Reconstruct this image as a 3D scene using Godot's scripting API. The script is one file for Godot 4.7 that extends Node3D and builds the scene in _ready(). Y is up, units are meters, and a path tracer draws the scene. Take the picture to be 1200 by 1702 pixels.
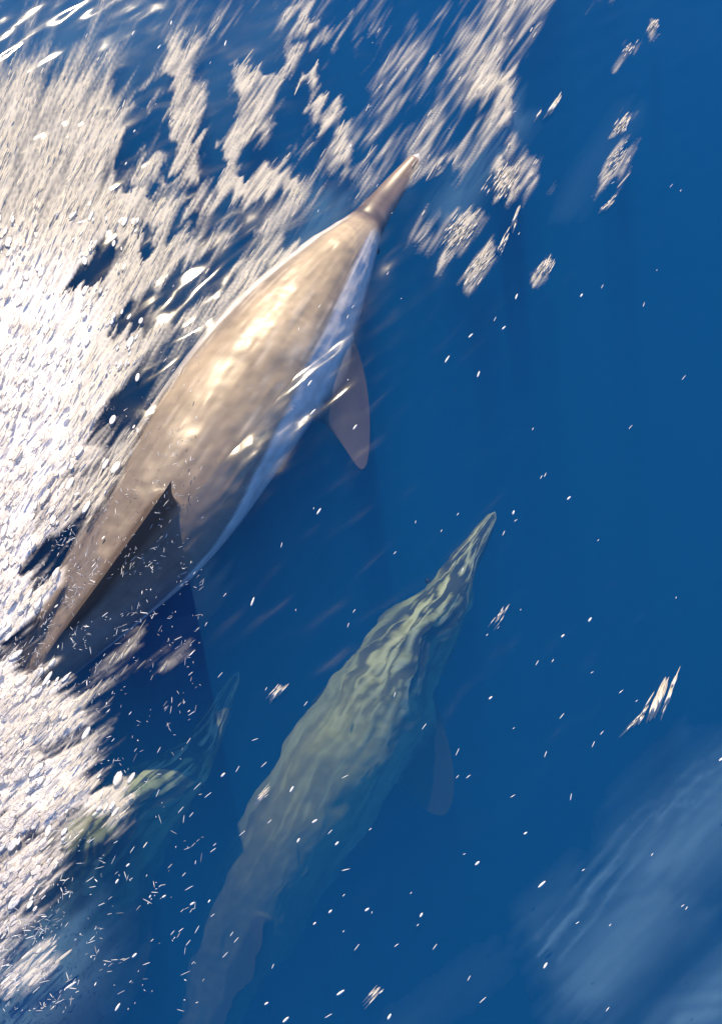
extends Node3D

# ---------------------------------------------------------------- set-up
const EYE := Vector3(0.0, 2.5, 0.0)
const TILT := 30.0            # degrees off straight down
const FOV := 46.0
const STEP := 0.016           # water grid

var rng := RandomNumberGenerator.new()
var n_a := FastNoiseLite.new()
var n_b := FastNoiseLite.new()
var n_c := FastNoiseLite.new()
var cam_basis: Basis

# ---------------------------------------------------------------- helpers
func shot(px: float, py: float, y := 0.0) -> Vector3:      # where the line of sight of a photograph's pixel meets the level y
	var k := tan(deg_to_rad(FOV) / 2.0)
	var d := cam_basis * Vector3((px - 600.0) / 851.0 * k, -(py - 851.0) / 851.0 * k, -1.0)
	return EYE + d * ((y - EYE.y) / d.y)

func tag(o: Node, label := "", category := "", group := "", kind := "") -> void:
	if label: o.set_meta("label", label)
	if category: o.set_meta("category", category)
	if group: o.set_meta("group", group)
	if kind: o.set_meta("kind", kind)

func put(called: String, mesh: Mesh, mat: Material, parent: Node = self) -> MeshInstance3D:
	var o := MeshInstance3D.new()
	o.name = called
	o.mesh = mesh
	o.material_override = null
	if mat: mesh.surface_set_material(0, mat)
	parent.add_child(o, true)
	return o

func noise(seed_: int, freq: float, oct := 4) -> FastNoiseLite:
	var n := FastNoiseLite.new()
	n.seed = seed_
	n.noise_type = FastNoiseLite.TYPE_SIMPLEX_SMOOTH
	n.frequency = freq
	n.fractal_type = FastNoiseLite.FRACTAL_FBM
	n.fractal_octaves = oct
	return n

func skin(color: Color, rough: float, spec := 0.5) -> StandardMaterial3D:
	var m := StandardMaterial3D.new()
	m.albedo_color = color
	m.roughness = rough
	m.metallic_specular = spec
	return m

func sst(a: float, b: float, x: float) -> float:
	return smoothstep(a, b, x)

func table(xs: Array, ys: Array, x: float) -> float:       # smooth interpolation in a small table
	if x <= xs[0]: return ys[0]
	for i in range(1, xs.size()):
		if x <= xs[i]:
			var t: float = (x - xs[i - 1]) / (xs[i] - xs[i - 1])
			var y0: float = ys[maxi(i - 2, 0)]
			var y3: float = ys[mini(i + 1, ys.size() - 1)]
			return maxf(0.0005, cubic_interpolate(ys[i - 1], ys[i], y0, y3, t))
	return ys[-1]

func grid_mesh(nu: int, nv: int, v: PackedVector3Array, c: PackedColorArray, wrap: bool, flip := false, calm := PackedVector3Array(), uv := PackedVector2Array()) -> ArrayMesh:
	# nu rows of nv points; wrap joins the last column to the first; smooth normals
	var idx := PackedInt32Array()
	var last := nv if wrap else nv - 1
	for i in nu - 1:
		for j in last:
			var a := i * nv + j
			var b := i * nv + (j + 1) % nv
			var d := a + nv
			var e := b + nv
			if flip: idx.append_array([a, b, d, b, e, d])
			else: idx.append_array([a, d, b, b, d, e])
	var nrm := PackedVector3Array()
	nrm.resize(v.size())
	for k in range(0, idx.size(), 3):
		var w := calm if calm.size() else v
		var p := w[idx[k]]
		var f := (w[idx[k + 2]] - p).cross(w[idx[k + 1]] - p)
		nrm[idx[k]] += f
		nrm[idx[k + 1]] += f
		nrm[idx[k + 2]] += f
	for k in nrm.size(): nrm[k] = nrm[k].normalized() if nrm[k].length_squared() > 0.0 else Vector3.UP
	var arr := []
	arr.resize(Mesh.ARRAY_MAX)
	arr[Mesh.ARRAY_VERTEX] = v
	arr[Mesh.ARRAY_NORMAL] = nrm
	if c.size(): arr[Mesh.ARRAY_COLOR] = c
	if uv.size(): arr[Mesh.ARRAY_TEX_UV] = uv
	arr[Mesh.ARRAY_INDEX] = idx
	var m := ArrayMesh.new()
	m.add_surface_from_arrays(Mesh.PRIMITIVE_TRIANGLES, arr)
	return m

# ---------------------------------------------------------------- water
var trains := []              # trains of fine ripples: [from, to, width, height, wavelength]

func sea(x: float, z: float) -> float:
	var far := Vector2(x, z + 1.5).length()
	var w := 0.016 * n_a.get_noise_2d(x * 0.9 + z * 0.35, z * 0.8)
	w += 0.012 * sin(1.9 * x + 2.6 * z + 1.0) * (1.0 + 0.5 * n_a.get_noise_2d(x + 7.0, z))
	if far < 6.0:
		var along := x * 0.67 - z * 0.74
		var across := x * 0.74 + z * 0.67
		w += 0.0045 * n_b.get_noise_2d(across * 2.2, along * 0.8)
		w += 0.0022 * n_c.get_noise_2d(across * 4.0, along * 1.3)
		for t in trains:
			var a: Vector2 = t[0]
			var b: Vector2 = t[1]
			var p := Vector2(x, z)
			var ab := b - a
			var s := clampf((p - a).dot(ab) / ab.length_squared(), 0.0, 1.0)
			var nn := Vector2(-ab.y, ab.x).normalized()
			var bend: float = 0.03 * sin(s * 5.0) + 0.02 * n_a.get_noise_2d(s * 3.0, 4.0)
			var dd := (p - a.lerp(b, s)).dot(nn) + bend
			var off := (p - a.lerp(b, s)).length()
			if off < t[2] * 2.5:
				w += t[3] * exp(-pow(dd / t[2], 2.0)) * sin(TAU * dd / t[4]) * sst(0.0, 0.15, s) * sst(1.0, 0.8, s)
	return w

func axis_points(lo: float, hi: float, far: float) -> PackedFloat32Array:
	var out := PackedFloat32Array()
	var left := []
	var x := lo
	var g := STEP
	while x > -far:
		g *= 1.3
		x -= g
		left.push_front(x)
	for q in left: out.append(q)
	x = lo
	while x < hi:
		out.append(x)
		x += STEP
	out.append(hi)
	g = STEP
	x = hi
	while x < far:
		g *= 1.3
		x += g
		out.append(x)
	return out

func build_sea() -> void:
	var xs := axis_points(-2.2, 2.2, 400.0)
	var zs := axis_points(-4.4, 0.7, 400.0)
	var v := PackedVector3Array()
	for z in zs:
		for x in xs:
			v.append(Vector3(x, sea(x, z), z))
	var m := skin(Color(Color(0.01, 0.07, 0.22).linear_to_srgb(), 0.05), 0.06, 0.42)
	m.transparency = BaseMaterial3D.TRANSPARENCY_ALPHA
	var o := put("sea_surface", grid_mesh(zs.size(), xs.size(), v, PackedColorArray(), false), m)
	tag(o, "clear rippled surface of the deep blue sea", "water", "", "structure")

	var fog := FogVolume.new()
	fog.name = "sea_water"
	fog.shape = RenderingServer.FOG_VOLUME_SHAPE_BOX
	fog.size = Vector3(400, 5, 400)
	fog.position = Vector3(0, -0.05 - 2.5, 0)
	var fm := FogMaterial.new()
	fm.density = 1.35
	fm.albedo = Color(0.004, 0.315, 1.0).linear_to_srgb()
	fog.material = fm
	add_child(fog)
	tag(fog, "deep blue sea water below the surface", "water", "", "structure")

	var floor_ := PlaneMesh.new()
	floor_.size = Vector2(900, 900)
	var f := put("deep_water", floor_, skin(Color(0.002, 0.02, 0.07).linear_to_srgb(), 0.9, 0.1))
	f.position.y = -5.3
	tag(f, "dark blue depth far below the dolphins", "water", "", "structure")

# ---------------------------------------------------------------- dolphins
const T_AT := [0.0, 0.010, 0.045, 0.084, 0.110, 0.126, 0.145, 0.185, 0.25, 0.32, 0.39, 0.49, 0.56, 0.64, 0.71, 0.78, 0.85, 0.91, 0.95, 1.0]
const W_AT := [0.002, 0.0085, 0.0138, 0.0185, 0.0225, 0.0265, 0.0330, 0.0470, 0.0650, 0.0790, 0.0840, 0.0825, 0.0790, 0.069, 0.054, 0.037, 0.022, 0.013, 0.009, 0.003]
const U_AT := [0.002, 0.0055, 0.0080, 0.0110, 0.0150, 0.0240, 0.0350, 0.0530, 0.0700, 0.0810, 0.0840, 0.0800, 0.073, 0.062, 0.050, 0.038, 0.027, 0.019, 0.012, 0.003]
const L_AT := [0.002, 0.0065, 0.0110, 0.0155, 0.0215, 0.0280, 0.0370, 0.0540, 0.0720, 0.0840, 0.0860, 0.0800, 0.072, 0.060, 0.047, 0.036, 0.026, 0.019, 0.012, 0.003]

class Spine:
	var pts := PackedVector3Array()
	var at := PackedFloat32Array()
	func _init(way: Array, length: float) -> void:
		var c := Curve3D.new()
		for i in way.size():
			var a: Vector3 = way[maxi(i - 1, 0)]
			var b: Vector3 = way[mini(i + 1, way.size() - 1)]
			var t := (b - a) / 6.0
			c.add_point(way[i], -t, t)
		c.bake_interval = 0.01
		var n := 400
		for i in n + 1:
			var d := length * i / float(n)
			var all := c.get_baked_length()
			if d <= all: pts.append(c.sample_baked(d, true))
			else:
				var e := c.sample_baked(all, true)
				var p := c.sample_baked(all - 0.05, true)
				pts.append(e + (e - p).normalized() * (d - all))
	func where(t: float) -> Vector3:
		var f := clampf(t, 0.0, 1.0) * (pts.size() - 1)
		var i := mini(int(f), pts.size() - 2)
		return pts[i].lerp(pts[i + 1], f - i)
	func towards(t: float) -> Vector3:
		return (where(minf(t + 0.02, 1.0)) - where(maxf(t - 0.02, 0.0))).normalized()

# a fin: [angle round the body, half width of its root in radians, from, to, length, side, up, back, place of its apex]
func fin_list(dorsal: float) -> Array:
	return [
		[0.20, 0.24, 0.60, 0.81, 0.110 * dorsal, 0.20, 1.0, 0.03, 0.13],
		[1.60, 0.38, 0.268, 0.384, 0.062 + 0.058 * dorsal, 0.78, -0.06, 0.80, 0.42],
		[-2.0, 0.34, 0.268, 0.352, 0.085, -0.25, -0.85, 0.6, 0.50],
		[1.571, 0.55, 0.930, 0.990, 0.118, 1.0, 0.0, 0.42, 0.60],
		[-1.571, 0.55, 0.930, 0.990, 0.118, -1.0, 0.0, 0.42, 0.60],
	]

func dolphin(called: String, way: Array, length: float, roll: float, broken: float, dorsal: float, water_tint: Color) -> Node3D:
	var sp := Spine.new(way, length)
	var root := Node3D.new()
	root.name = called
	root.position = sp.where(0.4)
	add_child(root, true)
	var fins := fin_list(dorsal)
	var ts := PackedFloat32Array([0.0])
	var t := 0.0
	while t < 1.0:
		var st := 0.0055
		if t < 0.2: st = 0.003
		for f in fins:
			if t > f[2] - 0.006 and t < f[3] + 0.004: st = 0.0026
		t = minf(t + st, 1.0)
		ts.append(t)
	var nv := 120
	var v := PackedVector3Array()
	var c := PackedColorArray()
	var calm := PackedVector3Array()
	var wet := PackedVector2Array()
	var mottle := noise(31 + called.length(), 5.0, 4)
	var fine := noise(77, 26.0, 3)
	var scuff_dapple := noise(63, 9.0, 3)
	var tear := noise(91, 3.2, 3)
	for ti in ts:
		var C := sp.where(ti)
		var T := sp.towards(ti)
		var U := (Vector3.UP - T * T.y).normalized().rotated(T, -roll)
		var R := (-T).cross(U)
		var w := table(T_AT, W_AT, ti) * length * (1.0 - 0.14 * minf(broken, 1.0))
		var hu := table(T_AT, U_AT, ti) * length
		var hl := table(T_AT, L_AT, ti) * length
		for j in nv:
			var th := TAU * j / nv - PI
			var cs := cos(th)
			var sn := sin(th)
			var lat := sn * w
			var ver := cs * (hu if cs > 0.0 else hl)
			var out := 0.0
			var push := Vector3.ZERO
			for f in fins:
				if ti <= f[2] or ti >= f[3]: continue
				var dv := absf(wrapf(th - f[0], -PI, PI)) / float(f[1])
				if dv >= 1.0: continue
				var u: float = (ti - f[2]) / (f[3] - f[2])
				var ap: float = f[8]
				var prof := pow(sin(PI * 0.5 * u / ap), 0.85) if u < ap else pow(cos(PI * 0.5 * (u - ap) / (1.0 - ap)), 0.75 if absf(f[6]) < 0.9 or f[0] != 0.0 else 1.5)
				if absf(f[0]) < 0.5: prof = u / ap if u < ap else pow((1.0 - u) / (1.0 - ap), 1.15)
				var q := 1.0 - dv
				var rise := q * q * (3.0 - 2.0 * q)
				rise = lerpf(rise, q, 0.5)
				var hf: float = prof * rise
				var thin := pow(1.0 - rise * minf(1.0, prof * 1.6), 1.6)
				if absf(f[6]) > 0.9: lat = lerpf(sin(f[0]) * w, lat, thin)
				else: ver = lerpf(cos(f[0]) * (hu if cos(f[0]) > 0.0 else hl), ver, thin)
				var ln: float = f[4] * length
				var bk: float = f[7] * ln * (hf * hf * 0.55 + hf * 0.45)
				push += (R * f[5] + U * f[6]) * ln * hf + T * bk
				out = maxf(out, hf)
			var P := C + R * lat + U * ver + push
			var worn := 0.0022 * fine.get_noise_3d(P.x * 0.5, P.y * 0.5, P.z * 0.5) + 0.006 * mottle.get_noise_3d(P.x, P.y, P.z) + 0.003 * scuff_dapple.get_noise_3d(ti * length * 0.6, th * 2.0, 8.0)
			calm.append(P + (R * sn + U * cs) * worn * sst(0.1, 0.2, ti))
			# seen through ripples, the deeper animals look drawn out
			if broken > 0.0:
				var bk := broken * lerpf(1.0, 0.55, sst(0.22, 0.40, ti)) * lerpf(1.0, 2.0, sst(0.55, 0.8, ti))
				var al := ti * length
				var g := tear.get_noise_3d(al * 1.1, sn * 0.12, cs * 0.1)
				var g2 := tear.get_noise_3d(al * 2.4 + 9.0, sn * 0.9, cs * 0.7)
				P += R * (g2 * 0.020 + g * 0.045) * bk * sst(0.0, 0.22, ti)
			v.append(P - root.position)
			# colour: dark cape, pale flank stripe, grey belly
			var edge := table([0.0, 0.10, 0.14, 0.34, 0.52, 0.60, 0.75, 1.0], [1.2, 0.95, 0.62, 0.72, 1.08, 1.35, 1.6, 1.7], ti)
			var a := absf(th)
			var nz := mottle.get_noise_3d(P.x * 0.8, P.y, P.z * 0.8)
			var nf := fine.get_noise_3d(P.x, P.y, P.z)
			var cape := Color(0.33, 0.255, 0.172).lerp(Color(0.55, 0.43, 0.285), clampf(0.5 + 1.1 * nz, 0.0, 1.0))
			cape = cape.lerp(Color(0.190, 0.155, 0.135), sst(0.42, 0.62, ti + 0.03 * nz) * 0.92)
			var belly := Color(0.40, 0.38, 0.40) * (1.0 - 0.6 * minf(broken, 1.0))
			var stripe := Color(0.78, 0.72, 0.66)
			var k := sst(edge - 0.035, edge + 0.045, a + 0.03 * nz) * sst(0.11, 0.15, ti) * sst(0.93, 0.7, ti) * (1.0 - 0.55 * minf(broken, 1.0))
			var col := cape.lerp(stripe, k)
			col = col.lerp(belly, sst(edge + 0.55, edge + 1.0, a) * sst(0.1, 0.2, ti))
			col = col.lerp(Color(0.16, 0.14, 0.145), sst(edge - 0.30, edge - 0.03, a) * (1.0 - k) * 0.45 * sst(0.12, 0.2, ti))
			if ti < 0.14:                                   # beak: rosy brown, dark line on top and along the mouth
				var beak := Color(0.30, 0.215, 0.165).lerp(Color(0.36, 0.30, 0.26), sst(1.2, 2.0, a))
				beak = beak.lerp(Color(0.14, 0.105, 0.10), sst(0.5, 0.15, a) * 0.6)
				beak = beak.lerp(Color(0.10, 0.08, 0.08), sst(0.22, 0.05, absf(a - 1.45)) * 0.7)
				beak = beak.lerp(Color(0.85, 0.80, 0.74), sst(0.010, 0.004, ti))
				beak = beak.lerp(Color(0.11, 0.085, 0.085), sst(0.012, 0.003, absf(ti - 0.118 + 0.012 * cos(th))) * 0.9)
				col = beak.lerp(col, sst(0.114, 0.136, ti))
			var sc := scuff_dapple.get_noise_3d(ti * length * 0.55, th * 2.4, 3.0)
			col = col.lerp(Color(0.64, 0.54, 0.41), sst(0.16, 0.42, sc) * 0.45 * (1.0 - k) * sst(0.18, 0.28, ti) * sst(0.62, 0.45, ti))
			col = col * (1.0 + 0.22 * nf + 0.12 * sc) * water_tint  # green cast of the water put into the skin of the deeper animals
			col = col.lerp(Color(0.085, 0.064, 0.058) * water_tint, sst(0.01, 0.10, out) * 0.97)
			wet.append(Vector2((1.0 - sst(0.01, 0.08, out)) * lerpf(1.0, 0.35, sst(0.50, 0.64, ti)), 0.5))
			if broken > 0.0:                                   # light and gaps broken up by ripples, painted as dapples along the body
				var dap := 0.8 * scuff_dapple.get_noise_3d(ti * length * 0.7 - th * 0.1, th * 0.55, 20.0) + 0.5 * scuff_dapple.get_noise_3d(ti * length * 1.3, th * 1.9, 30.0) + 0.12 * nf
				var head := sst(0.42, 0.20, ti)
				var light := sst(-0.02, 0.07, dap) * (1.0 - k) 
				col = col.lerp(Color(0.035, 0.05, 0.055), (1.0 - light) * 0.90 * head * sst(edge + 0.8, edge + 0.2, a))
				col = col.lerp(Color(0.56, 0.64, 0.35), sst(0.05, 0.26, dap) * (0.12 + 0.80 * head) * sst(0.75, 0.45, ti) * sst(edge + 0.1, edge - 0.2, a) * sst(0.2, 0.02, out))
			col.a = 1.0
			c.append(col)
	var m := skin(Color.WHITE, 0.5, 0.3)
	m.vertex_color_use_as_albedo = true
	if broken == 0.0:                                          # the wet back in the air shines; skin under water does not
		m.clearcoat_enabled = true
		m.clearcoat = 0.85
		m.clearcoat_roughness = 0.36
		var im := Image.create(32, 4, false, Image.FORMAT_RGB8)
		for i in 32:
			for j in 4: im.set_pixel(i, j, Color(i / 31.0, i / 31.0, i / 31.0))
		m.clearcoat_texture = ImageTexture.create_from_image(im)
		m.texture_repeat = false
	else:
		m.roughness = 0.8
		m.metallic_specular = 0.1
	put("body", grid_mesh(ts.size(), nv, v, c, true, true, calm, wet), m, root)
	# eyes
	for s in [-1.0, 1.0]:
		var T := sp.towards(0.142)
		var U := (Vector3.UP - T * T.y).normalized().rotated(T, -roll)
		var R := (-T).cross(U)
		var e := SphereMesh.new()
		e.radius = 0.0042 * length
		e.height = 0.0084 * length
		e.radial_segments = 16
		e.rings = 8
		var o := put("eye", e, skin(Color(0.05, 0.045, 0.05), 0.15), root)
		var w := table(T_AT, W_AT, 0.142) * length
		o.position = sp.where(0.142) + R * s * sin(1.72) * w * 0.97 + U * cos(1.72) * table(T_AT, L_AT, 0.142) * length * 0.97 - root.position
	return root

# ---------------------------------------------------------------- foam
const GX0 := -420.0
const GY0 := -420.0
const GC := 5.0
const GW := 420
const GH := 560
var dens := PackedFloat32Array()

func stroke(x0: float, y0: float, x1: float, y1: float, r: float, d: float, cut := false, fade := 0.9) -> void:
	var soft := r * fade if not cut else r * 0.35
	var reach := r + soft
	var i0 := maxi(0, int((minf(x0, x1) - reach - GX0) / GC))
	var i1 := mini(GW - 1, int((maxf(x0, x1) + reach - GX0) / GC))
	var j0 := maxi(0, int((minf(y0, y1) - reach - GY0) / GC))
	var j1 := mini(GH - 1, int((maxf(y0, y1) + reach - GY0) / GC))
	var a := Vector2(x0, y0)
	var ab := Vector2(x1 - x0, y1 - y0)
	var l2 := maxf(ab.length_squared(), 1.0)
	for j in range(j0, j1 + 1):
		for i in range(i0, i1 + 1):
			var p := Vector2(GX0 + i * GC, GY0 + j * GC)
			var s := clampf((p - a).dot(ab) / l2, 0.0, 1.0)
			var dist := (p - a - ab * s).length()
			var k := sst(reach, r * (0.45 if fade < 1.0 else 0.0) if not cut else r * 0.8, dist)
			var at := j * GW + i
			if cut: dens[at] *= 1.0 - d * k
			else: dens[at] = maxf(dens[at], d * k)

func density(px: float, py: float) -> float:
	var dd := drift(px, py)
	var ww := grain.get_noise_2d((px * dd.x + py * dd.y) * 0.15 + 300.0, (-px * dd.y + py * dd.x) * 1.3) * 42.0 + lace.get_noise_2d(px * 0.8 + 70.0, py * 0.8) * 26.0
	px += dd.x * ww
	py += dd.y * ww
	var x := (px - GX0) / GC
	var y := (py - GY0) / GC
	if x < 0.0 or y < 0.0 or x >= GW - 1 or y >= GH - 1: return 0.0
	var i := int(x)
	var j := int(y)
	var fx := x - i
	var fy := y - j
	var at := j * GW + i
	return lerpf(lerpf(dens[at], dens[at + 1], fx), lerpf(dens[at + GW], dens[at + GW + 1], fx), fy)

func drift(px: float, py: float) -> Vector2:                # which way the foam is drawn out
	var a := 57.0
	a -= 12.0 * sst(900.0, 1400.0, py)
	a += 10.0 * sst(500.0, 0.0, px) * sst(900.0, 400.0, py)
	return Vector2(cos(deg_to_rad(a)), -sin(deg_to_rad(a)))

func layout_foam() -> void:
	dens.resize(GW * GH)
	dens.fill(0.0)
	for s in [
		[-420, 230, 130, 230, 110, .80], [-420, 390, 190, 410, 130, .88], [-420, 560, 190, 560, 110, 1.0], [-420, 700, 100, 700, 105, 1.0],
		[-420, 850, 50, 850, 75, 1.0], [-420, 1000, 20, 1000, 80, 1.0], [-420, 1150, 50, 1190, 75, 1.0], [-420, 1300, 70, 1290, 75, 1.0],
		[100, 1310, 180, 1338, 28, .9], [-420, 1410, 30, 1430, 55, .75], [-420, 1590, 40, 1600, 45, .45], [-420, 1500, 20, 1510, 45, .5],
		[200, 600, 260, 560, 60, .6], [160, 700, 230, 620, 45, .55], [150, 830, 200, 760, 22, .6], [100, 930, 170, 870, 25, .45],
		[300, 90, 322, 310, 24, .75], [410, 110, 372, 280, 22, .75], [450, 115, 420, 215, 22, .7], [150, 150, 280, 130, 25, .45],
		[490, 22, 560, 40, 16, .5], [560, 40, 590, 80, 13, .45], [490, 70, 470, 115, 15, .55], [515, 120, 548, 200, 10, .75], [545, 200, 575, 272, 16, .6],
		[370, 300, 482, 322, 22, .85], [210, 345, 480, 335, 42, .55], [220, 430, 420, 385, 42, .55], [330, 470, 460, 440, 26, .6], [300, 560, 410, 495, 32, .55],
		[500, 240, 600, 300, 25, .3], [720, 110, 640, 240, 48, .30], [890, -60, 770, 120, 42, .5], [780, 90, 820, 180, 32, .6], [803, 120, 835, 200, 12, .95],
		[760, 160, 690, 260, 32, .45], [812, 215, 765, 272, 20, .6], [690, 275, 730, 262, 16, .4], [860, 255, 880, 330, 20, .35], [640, 150, 770, 40, 40, .35],
		[-300, 60, 620, 10, 55, .13], [826, 295, 842, 325, 15, .75], [850, 255, 870, 320, 22, .4], [752, 425, 782, 372, 17, .6], [780, 470, 812, 430, 11, .6], [892, 462, 914, 440, 8, .6], [1025, 225, 1036, 205, 9, .7], [1010, 300, 1032, 245, 15, .4], [1083, 52, 1083, 48, 8, .7], [1036, 105, 1046, 80, 9, .35], [700, 400, 720, 380, 18, .3], [260, 980, 330, 900, 20, .25], [200, 1010, 250, 960, 16, .35], [160, 1140, 220, 1080, 18, .35], [260, 1110, 300, 1075, 12, .35], [700, -300, 1000, -200, 120, .4], [-300, -200, 500, -150, 120, .3],
	]:
		stroke(s[0], s[1], s[2], s[3], s[4], s[5])
	for s in [
		[235, 216, 258, 234, 34], [213, 240, 208, 315, 13], [366, 120, 366, 190, 22], [350, 190, 345, 305, 17], [490, 145, 485, 215, 26], [466, 218, 470, 255, 16],
		[238, 155, 275, 128, 12], [190, 690, 240, 640, 12], [150, 455, 152, 470, 10], [243, 385, 247, 420, 12], [320, 905, 120, 1060, 62], [330, 830, 300, 870, 50], [330, 700, 260, 800, 30], [120, 480, 160, 440, 9], [300, 380, 330, 365, 9], [190, 560, 215, 530, 9], [270, 500, 300, 470, 10], [405, 290, 425, 278, 9], [270, 285, 290, 290, 8], [600, 80, 560, 130, 30],
	]:
		stroke(s[0], s[1], s[2], s[3], s[4], .97, true)
	for s in [[240, 530, 340, 470, 30, .75], [310, 385, 420, 350, 26, .6], [180, 720, 300, 580, 24, .55], [90, 860, 170, 760, 30, .35], [150, 460, 190, 420, 20, .8], [330, 460, 420, 400, 18, .6], [60, 960, 130, 900, 26, .7], [30, 1080, 110, 1040, 26, .6], [230, 320, 330, 330, 14, .5], [380, 60, 450, 90, 26, .8], [60, 1240, 120, 1230, 14, .5]]:
		stroke(s[0], s[1], s[2], s[3], s[4], s[5], true)

func fleck_mesh() -> ArrayMesh:                              # a small rounded fleck, one unit long, half as wide, flat underneath
	var st := SurfaceTool.new()
	st.begin(Mesh.PRIMITIVE_TRIANGLES)
	st.set_smooth_group(0)
	var n := 8
	var ring := []
	var mid := []
	for i in n:
		var a := TAU * i / n
		ring.append(Vector3(cos(a) * 0.5, 0.0, sin(a) * 0.5))
		mid.append(Vector3(cos(a) * 0.33, 0.34, sin(a) * 0.33))
	for i in n:
		var k := (i + 1) % n
		for p in [ring[i], mid[i], ring[k], ring[k], mid[i], mid[k], mid[i], Vector3(0, 0.46, 0), mid[k], ring[i], ring[k], Vector3(0, -0.12, 0)]:
			st.add_vertex(p)
	st.index()
	st.generate_normals()
	return st.commit()

func place(at: Vector3, dir: Vector3, long: float, wide: float, high: float, tip := 0.0) -> Transform3D:
	var x := dir.normalized().rotated(Vector3.UP, 0.0)
	var z := x.cross(Vector3.UP).normalized()
	var y := z.cross(x).normalized()
	if tip != 0.0:
		y = y.rotated(x, tip)
		z = z.rotated(x, tip)
	return Transform3D(Basis(x * long, y * high, z * wide), at)

func scatter(called: String, mesh: Mesh, mat: Material, tr: Array, col: PackedColorArray, parent: Node) -> MultiMeshInstance3D:
	var mm := MultiMesh.new()
	mm.transform_format = MultiMesh.TRANSFORM_3D
	mm.use_colors = true
	mm.mesh = mesh
	mesh.surface_set_material(0, mat)
	mm.instance_count = tr.size()
	for i in tr.size():
		mm.set_instance_transform(i, tr[i])
		mm.set_instance_color(i, col[i])
	var o := MultiMeshInstance3D.new()
	o.name = called
	o.multimesh = mm
	parent.add_child(o, true)
	return o

func dir_at(px: float, py: float, turn := 0.0) -> Vector3:
	var d := drift(px, py).rotated(turn)
	return (shot(px + d.x * 10.0, py + d.y * 10.0) - shot(px, py)).normalized()

func film(haze: bool) -> ArrayMesh:                         # a thin sheet that follows the water, see-through where there is little of it
	var lift := -0.045 if haze else 0.0
	var x0 := -2.3
	var x1 := 1.5
	var z0 := -4.0
	var z1 := 0.3
	var st := 0.008 if haze else 0.0055
	var nx := int((x1 - x0) / st)
	var nz := int((z1 - z0) / st)
	var inv := cam_basis.inverse()
	var kk := tan(deg_to_rad(FOV) / 2.0)
	var al := PackedFloat32Array()
	var tn := PackedColorArray()
	var v := PackedVector3Array()
	for j in nz:
		for i in nx:
			var p := Vector3(x0 + i * st, 0.0, z0 + j * st)
			var q := inv * (p - EYE)
			var px := 600.0 + q.x / -q.z / kk * 851.0
			var py := 851.0 - q.y / -q.z / kk * 851.0
			var d := density(px, py)
			var a := 0.0
			if d > 0.01:
				var dr := drift(px, py)
				var s := px * dr.x + py * dr.y
				var c := -px * dr.y + py * dr.x
				var l := lace.get_noise_2d(s * 0.35, c * 1.2) * 0.5 + grain.get_noise_2d(s * 0.16, c * 1.6) * 0.55
				var f := grain.get_noise_2d(s * 0.35 + 500.0, c * 5.0)
				if haze:
					a = 0.42 * d * d * (0.8 + 0.45 * lace.get_noise_2d(s * 0.2, c * 0.4) + 0.2 * grain.get_noise_2d(s * 0.06, c * 1.3))
					tn.append(Color(0.16, 0.33, 0.52, clampf(a, 0.0, 0.6)))
				else:
					a = sst(0.12, 0.80, d + l * 0.85 + f * 0.22) * (0.34 + 0.66 * d)
					a = maxf(a, (0.90 + 0.25 * l + 0.06 * f) * sst(0.66, 0.84, d))
					a = clampf(a * (1.0 + 0.7 * f), 0.0, 0.97)
					var thick := sst(260.0, 70.0, px + 90.0 * l) * sst(330.0, 500.0, py) * lerpf(1.0, 0.75, sst(900.0, 1100.0, py))  # thick foam, plus blown-out sun glare painted white at the left
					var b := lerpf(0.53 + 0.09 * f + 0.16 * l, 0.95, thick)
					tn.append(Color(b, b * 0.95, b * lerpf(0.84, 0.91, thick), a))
			else: tn.append(Color(0.4, 0.38, 0.33, 0.0))
			al.append(a)
			v.append(Vector3(p.x, lift + sea(p.x, p.z) + 0.004 + 0.004 * a + 0.0012 * grain.get_noise_2d(px * 1.5, py * 1.5) * a, p.z) if a > 0.004 else p)
	var idx := PackedInt32Array()
	var remap := PackedInt32Array()
	remap.resize(nx * nz)
	remap.fill(-1)
	var vv := PackedVector3Array()
	var cc := PackedColorArray()
	var add := func(k: int) -> int:
		if remap[k] < 0:
			remap[k] = vv.size()
			var p := v[k]
			if p.y == 0.0: p.y = lift + sea(p.x, p.z) + 0.004
			vv.append(p)
			cc.append(tn[k])
		return remap[k]
	for j in nz - 1:
		for i in nx - 1:
			var k := j * nx + i
			if maxf(maxf(al[k], al[k + 1]), maxf(al[k + nx], al[k + nx + 1])) > 0.015:
				var a: int = add.call(k)
				var b: int = add.call(k + 1)
				var c: int = add.call(k + nx)
				var d: int = add.call(k + nx + 1)
				idx.append_array([a, b, c, b, d, c])
	var nrm := PackedVector3Array()
	nrm.resize(vv.size())
	for k in range(0, idx.size(), 3):
		var f := (vv[idx[k + 2]] - vv[idx[k]]).cross(vv[idx[k + 1]] - vv[idx[k]])
		for e in 3: nrm[idx[k + e]] += f
	for k in nrm.size(): nrm[k] = nrm[k].normalized()
	var arr := []
	arr.resize(Mesh.ARRAY_MAX)
	arr[Mesh.ARRAY_VERTEX] = vv
	arr[Mesh.ARRAY_NORMAL] = nrm
	arr[Mesh.ARRAY_COLOR] = cc
	arr[Mesh.ARRAY_INDEX] = idx
	var sheet := ArrayMesh.new()
	sheet.add_surface_from_arrays(Mesh.PRIMITIVE_TRIANGLES, arr)
	return sheet

var lace := noise(5, 0.012, 4)
var grain := noise(8, 0.03, 3)

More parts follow.
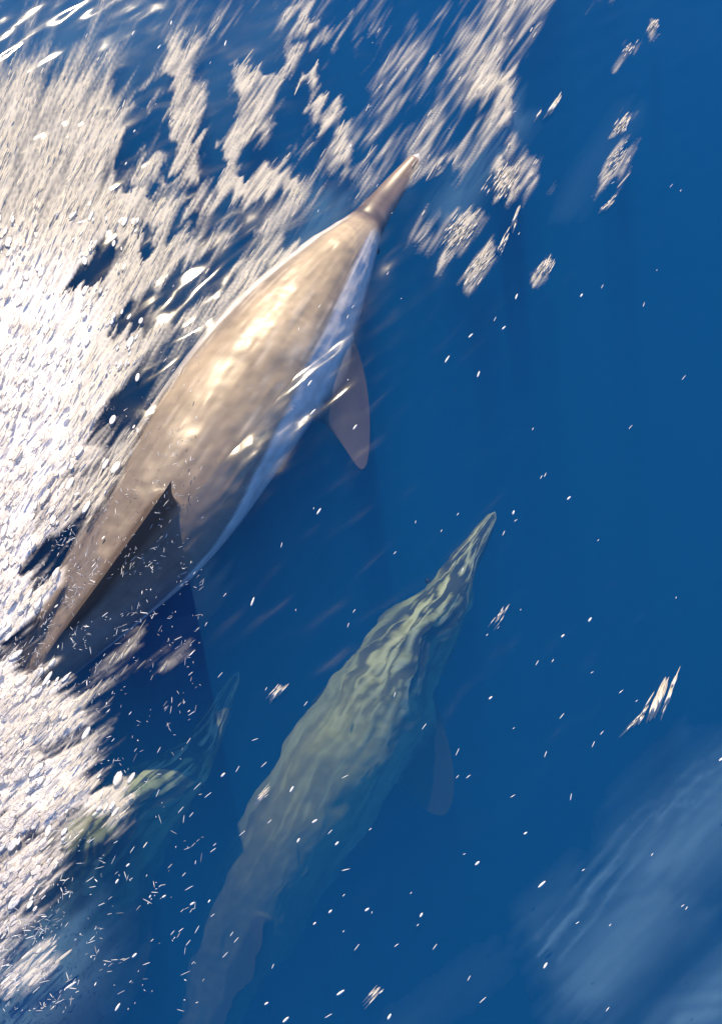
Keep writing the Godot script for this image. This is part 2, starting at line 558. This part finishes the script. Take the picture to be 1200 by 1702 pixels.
func build_foam() -> void:
	layout_foam()
	var root := Node3D.new()
	root.name = "sea_foam"
	add_child(root)
	tag(root, "streaky cream and white foam churned up by the bow wave at the upper left", "foam", "", "stuff")
	var white := skin(Color.WHITE, 0.7, 0.3)
	white.vertex_color_use_as_albedo = true
	white.transparency = BaseMaterial3D.TRANSPARENCY_ALPHA
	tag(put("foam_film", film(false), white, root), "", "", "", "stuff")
	# drawn out flecks of thicker foam lying on the film
	var tr := []
	var col := PackedColorArray()
	var tries := 230000
	for n in tries:
		var px := rng.randf_range(-300.0, 1100.0)
		var py := rng.randf_range(-300.0, 1750.0)
		var d := density(px, py)
		if d < 0.03: continue
		var dr := drift(px, py)
		var s := px * dr.x + py * dr.y
		var c := -px * dr.y + py * dr.x
		var l := lace.get_noise_2d(s * 0.35, c * 1.2) * 0.5 + grain.get_noise_2d(s * 0.16, c * 1.6) * 0.55
		var glare := sst(240.0, -20.0, px - 40.0 * sin(py * 0.01)) * sst(250.0, 450.0, py)  # sun glare painted as whiter, broader flecks towards the left
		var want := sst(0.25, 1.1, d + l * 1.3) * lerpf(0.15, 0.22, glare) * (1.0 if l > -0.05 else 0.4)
		if rng.randf() > want: continue
		var p := shot(px, py)
		p.y = sea(p.x, p.z) + 0.008 + 0.012 * d
		var big := pow(rng.randf(), 3.0)
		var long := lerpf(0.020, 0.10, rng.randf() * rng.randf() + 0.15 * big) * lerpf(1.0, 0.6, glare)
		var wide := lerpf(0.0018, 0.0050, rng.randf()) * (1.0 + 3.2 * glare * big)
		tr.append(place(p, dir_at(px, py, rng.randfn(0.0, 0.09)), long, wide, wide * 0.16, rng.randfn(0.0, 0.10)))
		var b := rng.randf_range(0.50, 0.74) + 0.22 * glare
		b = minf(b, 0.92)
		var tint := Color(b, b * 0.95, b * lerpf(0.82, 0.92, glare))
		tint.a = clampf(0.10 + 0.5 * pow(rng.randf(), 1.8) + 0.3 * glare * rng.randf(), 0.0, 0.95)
		col.append(tint)
	for n in 2200:  # sun sparkle in the left foam, shaped as near-white ovals
		var px := 300.0 * pow(rng.randf(), 1.5) - 60.0
		var py := rng.randf_range(360.0, 1560.0)
		if rng.randf() > density(px, py) * sst(0.0, 0.5, lace.get_noise_2d(px * 1.5 + 40.0, py * 1.5) + 0.25): continue
		var p := shot(px, py)
		p.y = sea(p.x, p.z) + rng.randf_range(0.008, 0.016)
		var long := lerpf(0.012, 0.046, pow(rng.randf(), 2.2))
		tr.append(place(p, dir_at(px, py, rng.randfn(-0.1, 0.2)), long, long * rng.randf_range(0.22, 0.5), long * 0.10))
		col.append(Color(0.95, 0.94, 0.91, rng.randf_range(0.6, 0.95)))
	print("flecks ", tr.size())
	var fl := skin(Color.WHITE, 0.45, 0.5)
	fl.vertex_color_use_as_albedo = true
	fl.transparency = BaseMaterial3D.TRANSPARENCY_ALPHA
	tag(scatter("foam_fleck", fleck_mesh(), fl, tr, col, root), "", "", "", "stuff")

func build_spray() -> void:
	# needles of spray in the air over the breaking foam: too many to count
	var tr := []
	var col := PackedColorArray()
	for n in 13000:
		var px := -80.0 + 420.0 * pow(rng.randf(), 1.5)
		var py := rng.randf_range(560.0, 1680.0)
		var keep := 0.25
		keep += 0.75 * exp(-pow((px - 235.0) / 130.0, 2.0) - pow((py - 900.0) / 150.0, 2.0))
		keep += 0.6 * sst(200.0, 40.0, px) * sst(700.0, 850.0, py)
		keep *= sst(-0.25, 0.45, lace.get_noise_2d(px * 1.2 + 900.0, py * 1.2))
		if rng.randf() > keep: continue
		var y := rng.randf_range(0.04, 0.30)
		var p := shot(px, py, y)
		var d := dir_at(px, py, rng.randfn(0.0, 0.7))
		d.y = rng.randf_range(-0.5, 0.5)
		var l := lerpf(0.004, 0.022, pow(rng.randf(), 2.4))
		tr.append(place(p, d, l, lerpf(0.0009, 0.0026, rng.randf() * rng.randf()), 0.0015))
		var sb := lerpf(0.30, 0.92, rng.randf())
		col.append(Color(sb, sb * 0.99, sb * 0.96))
	for n in 500:
		var px := rng.randf_range(100.0, 1150.0)
		var py := rng.randf_range(60.0, 1690.0)
		if rng.randf() > 0.25 + 0.75 * sst(900.0, 100.0, px) * sst(700.0, 1500.0, py): continue
		var p := shot(px, py, rng.randf_range(0.03, 0.2))
		tr.append(place(p, dir_at(px, py, rng.randfn(0.0, 0.25)), rng.randf_range(0.005, 0.02), 0.0017, 0.0017))
		col.append(Color(0.7, 0.72, 0.74))
	var m := skin(Color.WHITE, 0.25, 0.6)
	m.vertex_color_use_as_albedo = true
	var o := scatter("sea_spray", fleck_mesh(), m, tr, col, self)
	tag(o, "fine white needles of spray flying over the foam and the near dolphin's tail", "spray", "", "stuff")

func build_haze_sheen() -> void:
	# fine bubbles and sky reflections on the swell, painted as pale blue patches: [px, py, half length, half width, turn, density]
	dens.resize(GW * GH)
	dens.fill(0.0)
	for b in [[1165, 1365, 130, 62, 0.75, 0.8], [1045, 1560, 125, 56, 0.85, 0.8], [930, 1500, 60, 34, 0.8, 0.5], [1200, 1670, 110, 52, 0.7, 0.85],
			[40, 50, 330, 70, 0.12, 0.8], [400, 80, 150, 50, 0.9, 0.55], [500, 385, 90, 30, 0.85, 0.9], [800, 260, 170, 22, 0.95, 0.8], [1000, 250, 140, 22, 1.0, 0.35],
			[20, 1630, 110, 70, 0.7, 1.0], [320, 990, 70, 24, 0.9, 0.35], [740, 1650, 160, 34, 0.6, 0.3], [1080, 1270, 130, 18, 0.75, 0.35]]:
		var dx: float = cos(b[4]) * b[2]
		var dy: float = -sin(b[4]) * b[2]
		stroke(b[0] - dx * 0.6, b[1] - dy * 0.6, b[0] + dx * 0.6, b[1] + dy * 0.6, b[3], b[5], false, 2.2)
	# fine curved lines: sky reflected on ripple crests, painted into the sheet
	for q in [[1165, 1290, 1060, 1345, 985, 1440, 905, 1545], [1290, 1575, 1215, 1612, 1165, 1655, 1110, 1730], [1215, 1235, 1160, 1262, 1120, 1300, 1085, 1345]]:
		for n in 5:
			var off := n * 13.0 + 4.0 * sin(n * 2.3)
			for e in 3:
				stroke(q[e * 2] + off * 0.8, q[e * 2 + 1] + off, q[e * 2 + 2] + off * 0.8, q[e * 2 + 3] + off, 4.0, [0.75, 0.95, 0.7, 0.85, 0.6][n], false, 1.4)
	var m := skin(Color.WHITE, 0.9, 0.1)
	m.vertex_color_use_as_albedo = true
	m.transparency = BaseMaterial3D.TRANSPARENCY_ALPHA
	tag(put("bubble_haze", film(true), m), "pale blue bubble haze and painted sky reflections just under the water surface", "bubbles", "", "stuff")

func patch(called: String, label: String, category: String, bits: Array, seed_: int, group := "") -> void:
	# bits: [px, py, half length, half width, how many, turn, size]
	var g := RandomNumberGenerator.new()
	g.seed = seed_
	var st := SurfaceTool.new()
	st.begin(Mesh.PRIMITIVE_TRIANGLES)
	var one := fleck_mesh()
	var mid := shot(bits[0][0], bits[0][1], 0.0)
	mid.y = sea(mid.x, mid.z)
	for b in bits:
		var dr := drift(b[0], b[1]).rotated(b[5])
		var nr := Vector2(-dr.y, dr.x)
		for k in int(b[4] * 2.2):
			var q: Vector2 = Vector2(b[0], b[1]) + dr * b[2] * clampf(g.randfn(0.0, 0.5), -1.2, 1.2) + nr * b[3] * clampf(g.randfn(0.0, 0.5), -1.1, 1.1)
			var p := shot(q.x, q.y, 0.0)
			p.y = sea(p.x, p.z) + g.randf_range(0.003, 0.012)
			var w: float = g.randf_range(0.0018, 0.0042) * b[6]
			st.append_from(one, 0, place(p - mid, dir_at(q.x, q.y, b[5] + g.randfn(0.0, 0.05)), g.randf_range(0.025, 0.07) * b[6], w, w * 0.5, g.randfn(0.0, 0.2)))
	var o := put(called, st.commit(), foam_white)
	o.position = mid
	tag(o, label, category, group)

var foam_white: StandardMaterial3D

func build_patches() -> void:
	foam_white = skin(Color(0.80, 0.76, 0.69).linear_to_srgb(), 0.5)
	patch("foam_patch", "squarish bright foam patch in the water just right of the largest dolphin's beak", "foam patch", [[834, 310, 24, 20, 34, 0.0, 1.0]], 11)
	patch("foam_patch", "clump of foam streaks below the squarish foam patch right of the beak", "foam patch", [[765, 395, 36, 20, 36, 0.1, 0.9]], 12)
	patch("foam_patch", "slanting foam streaks lowest in the group right of the largest dolphin's head", "foam patch", [[797, 448, 28, 13, 26, 0.1, 1.0]], 13)
	patch("foam_dash", "thin slanting foam dash between the squarish patch and the lowest streaks of its group", "foam dash", [[855, 370, 20, 3, 4, -0.25, 1.3]], 131)
	patch("foam_dash", "short foam dash right of the lowest foam streaks, under the thin slanting one", "foam dash", [[833, 415, 20, 5, 6, -0.1, 1.0]], 132)
	patch("foam_patch", "lone cluster of foam flecks at the end of a faint trail in blue water", "foam patch", [[903, 450, 16, 10, 18, -0.1, 0.8]], 14)
	patch("foam_patch", "tall ragged foam patch standing apart in blue water towards the right edge", "foam patch", [[1032, 215, 14, 10, 22, 0.0, 0.9]], 15)
	patch("foam_patch", "grey foam wisp hanging just below the tall ragged patch at the right", "foam patch", [[1020, 272, 26, 12, 18, 0.1, 0.7]], 151)
	patch("foam_patch", "narrow row of foam flecks at the foot of the grey wisp", "foam patch", [[1008, 345, 18, 5, 8, 0.2, 0.8]], 152)
	patch("foam_patch", "small foam patch nearest the upper right corner", "foam patch", [[1083, 52, 9, 7, 14, 0.0, 0.8]], 16)
	patch("foam_patch", "faint grey foam wisp below the small patch nearest the upper right corner", "foam patch", [[1042, 90, 13, 7, 10, 0.0, 0.6]], 161)
	patch("foam_dash", "thick white oval foam dash above the group right of the beak", "foam dash", [[919, 184, 8, 4, 3, -0.05, 1.8]], 17)
	patch("foam_dash", "thinner white foam dash left of the thick oval one", "foam dash", [[893, 196, 6, 2, 2, -0.05, 1.2]], 18)
	patch("crest_glint", "painted sun glint of white flecks on a ripple crest, alone on dark water at the right", "ripple crest", [[1092, 1166, 22, 6, 16, -0.35, 1.4], [1112, 1152, 24, 3, 7, -0.35, 1.2], [1068, 1184, 24, 3, 7, -0.2, 1.0], [1050, 1204, 20, 2, 4, 0.05, 1.0]], 19)  # glint of the sun modelled as white foam flecks
	patch("foam_patch", "tiny cream foam clump near the bottom edge in open blue water", "foam patch", [[621, 1656, 10, 7, 9, 0.0, 0.6]], 20)
	patch("foam_patch", "small foam clump in the blue gap between the two deeper dolphins", "foam patch", [[459, 1152, 12, 7, 7, 0.0, 0.7]], 21)
	patch("foam_patch", "small pinkish foam streaks over the greenish dolphin's left flank", "foam patch", [[431, 1325, 12, 7, 8, 0.0, 0.6]], 22)
	patch("foam_patch", "faint trail of foam specks right of the greenish dolphin's beak", "foam patch", [[830, 1025, 24, 7, 8, 0.0, 0.5]], 23)

func build_droplets() -> void:
	var mesh := fleck_mesh()
	mesh.surface_set_material(0, skin(Color(0.86, 0.85, 0.82).linear_to_srgb(), 0.3))
	var k := 0
	var drops := {}
	for s in [[743, 597, 18], [782, 558, 12], [795, 622, 14], [966, 491, 9], [837, 545, 10], [858, 493, 14], [530, 850, 13], [945, 828, 9], [853, 852, 8], [980, 1030, 9], [935, 1057, 7], [485, 1312, 10], [371, 1288, 8], [523, 1365, 9],
			[496, 1397, 7], [560, 1402, 7], [118, 1638, 16], [196, 1674, 11], [224, 1588, 8], [273, 1490, 6], [195, 1465, 7], [213, 1438, 6], [320, 1502, 7], [348, 1498, 5], [549, 1515, 6], [610, 1512, 7], [700, 1521, 7], [523, 1535, 5], [566, 1650, 12], [647, 1690, 8],
			[475, 1695, 10], [443, 1668, 6], [906, 1605, 9], [900, 1470, 14], [815, 1160, 7], [285, 38, 14], [222, 55, 16], [265, 78, 14], [375, 72, 18], [210, 272, 9], [224, 218, 8], [583, 243, 10], [515, 637, 14], [520, 685, 16], [420, 1000, 16], [590, 710, 12], [873, 1385, 6], [250, 1490, 5], [793, 1435, 8], [1198, 1262, 9]]:
		var o := MeshInstance3D.new()
		o.name = "water_droplet"
		o.mesh = mesh
		var px: float = s[0]
		var py: float = s[1]
		var p := shot(px, py, 0.05 + 0.12 * fposmod(k * 0.618, 1.0))
		var l: float = s[2] * 0.0016
		o.transform = place(p, dir_at(px, py, 0.25 * sin(k * 2.1)), l, minf(l * 0.4, 0.0048), minf(l * 0.4, 0.0048))
		add_child(o, true)
		var where := "over the foam at the upper left"
		if py > 640.0 and px < 260.0: where = "over the dimmest dolphin"
		elif py > 1250.0 and px < 530.0: where = "over the greenish dolphin's tail end"
		elif py > 1250.0 and px < 780.0: where = "near the bottom right of the greenish tail"
		elif py > 1000.0 and px > 700.0: where = "over dark water at the lower right"
		elif px > 640.0: where = "in blue water right of the largest dolphin"
		elif py > 560.0: where = "around the largest dolphin's flipper and flank"
		if not drops.has(where): drops[where] = []
		drops[where].append([py, o])
		k += 1
	var nth := ["topmost", "second from the top", "third from the top", "fourth from the top", "fifth from the top", "sixth from the top", "seventh from the top", "eighth from the top", "ninth from the top", "tenth from the top", "eleventh from the top", "twelfth from the top", "thirteenth from the top", "lowest"]
	for where in drops:
		drops[where].sort_custom(func(a, b): return a[0] < b[0])
		for i in drops[where].size():
			tag(drops[where][i][1], "spray drop, %s %s" % [nth[mini(i, 13)], where], "water droplet", "single drops of spray")

# ---------------------------------------------------------------- scene
func _ready() -> void:
	rng.seed = 20240
	n_a = noise(1, 0.5, 3)
	n_b = noise(2, 1.6, 3)
	n_c = noise(3, 4.0, 2)
	var cam := Camera3D.new()
	cam.name = "camera"
	cam.fov = FOV
	cam.near = 0.05
	cam.far = 2000.0
	cam.position = EYE
	cam.rotation_degrees = Vector3(-90.0 + TILT, 0, 0)
	add_child(cam)
	cam.current = true
	cam_basis = cam.basis
	var env := Environment.new()
	env.background_mode = Environment.BG_SKY
	var sky := Sky.new()
	var sm := ProceduralSkyMaterial.new()
	sm.sky_top_color = Color(0.32, 0.49, 0.76)
	sm.sky_horizon_color = Color(0.76, 0.82, 0.90)
	sm.sky_curve = 0.12
	sm.ground_bottom_color = Color(0.03, 0.10, 0.2)
	sm.ground_horizon_color = Color(0.3, 0.45, 0.6)
	sm.sky_energy_multiplier = 1.0
	sky.sky_material = sm
	env.sky = sky
	env.tonemap_mode = Environment.TONE_MAPPER_LINEAR
	env.tonemap_exposure = 1.3
	env.sdfgi_enabled = true
	env.ssao_enabled = true
	env.ssil_enabled = true
	env.volumetric_fog_enabled = true
	env.volumetric_fog_density = 0.0
	var we := WorldEnvironment.new()
	we.name = "world"
	we.environment = env
	add_child(we)
	var sun := DirectionalLight3D.new()
	sun.name = "sun"
	sun.light_color = Color(1.0, 0.91, 0.76)
	sun.light_energy = 1.5
	sun.light_angular_distance = 0.5
	sun.shadow_enabled = true
	add_child(sun)
	sun.look_at_from_position(Vector3(-0.13, 0.76, -0.63) * 10.0, Vector3.ZERO)

	for s in [[1150, 1300, 890, 1590, 0.07, 0.002, 0.042], [1290, 1570, 1110, 1730, 0.06, 0.002, 0.04], [1250, 1240, 1120, 1330, 0.05, 0.0016, 0.04]]:
		var a := shot(s[0], s[1])
		var b := shot(s[2], s[3])
		trains.append([Vector2(a.x, a.z), Vector2(b.x, b.z), s[4], s[5], s[6]])
	build_sea()

	var d1 := dolphin("dolphin", [shot(696, 257, 0.02), shot(650, 318, -0.01), shot(608, 374, -0.05), shot(530, 485, -0.09), shot(440, 612, -0.11), shot(348, 742, -0.12), shot(258, 872, -0.115), shot(165, 990, -0.11), shot(70, 1110, -0.125), shot(-70, 1300, -0.20), shot(-160, 1460, -0.25)], 2.2, 0.14, 0.0, 1.0, Color.WHITE)
	tag(d1, "largest dolphin, tan grey and sunlit, back and dorsal fin out beside the foam", "dolphin", "dolphins riding the bow wave")
	var d2 := dolphin("dolphin", [shot(822, 852, -0.33), shot(785, 915, -0.31), shot(735, 1000, -0.32), shot(655, 1120, -0.40), shot(585, 1240, -0.47), shot(515, 1350, -0.55), shot(450, 1460, -0.63), shot(395, 1580, -0.70), shot(340, 1700, -0.76), shot(300, 1800, -0.82)], 2.0, 0.16, 1.0, 0.5, Color(0.72, 1.02, 0.60))  # green tint stands for red light lost in the water
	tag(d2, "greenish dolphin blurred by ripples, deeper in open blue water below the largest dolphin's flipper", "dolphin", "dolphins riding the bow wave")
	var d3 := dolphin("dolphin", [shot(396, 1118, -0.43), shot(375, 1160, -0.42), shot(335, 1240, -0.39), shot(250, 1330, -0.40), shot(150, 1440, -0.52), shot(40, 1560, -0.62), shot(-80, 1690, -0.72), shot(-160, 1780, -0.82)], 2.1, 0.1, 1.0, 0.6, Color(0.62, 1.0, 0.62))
	tag(d3, "faintest, deepest dolphin, a dim green shape below the largest dolphin's tail", "dolphin", "dolphins riding the bow wave")
	build_haze_sheen()
	build_patches()
	build_droplets()
	build_foam()
	build_spray()
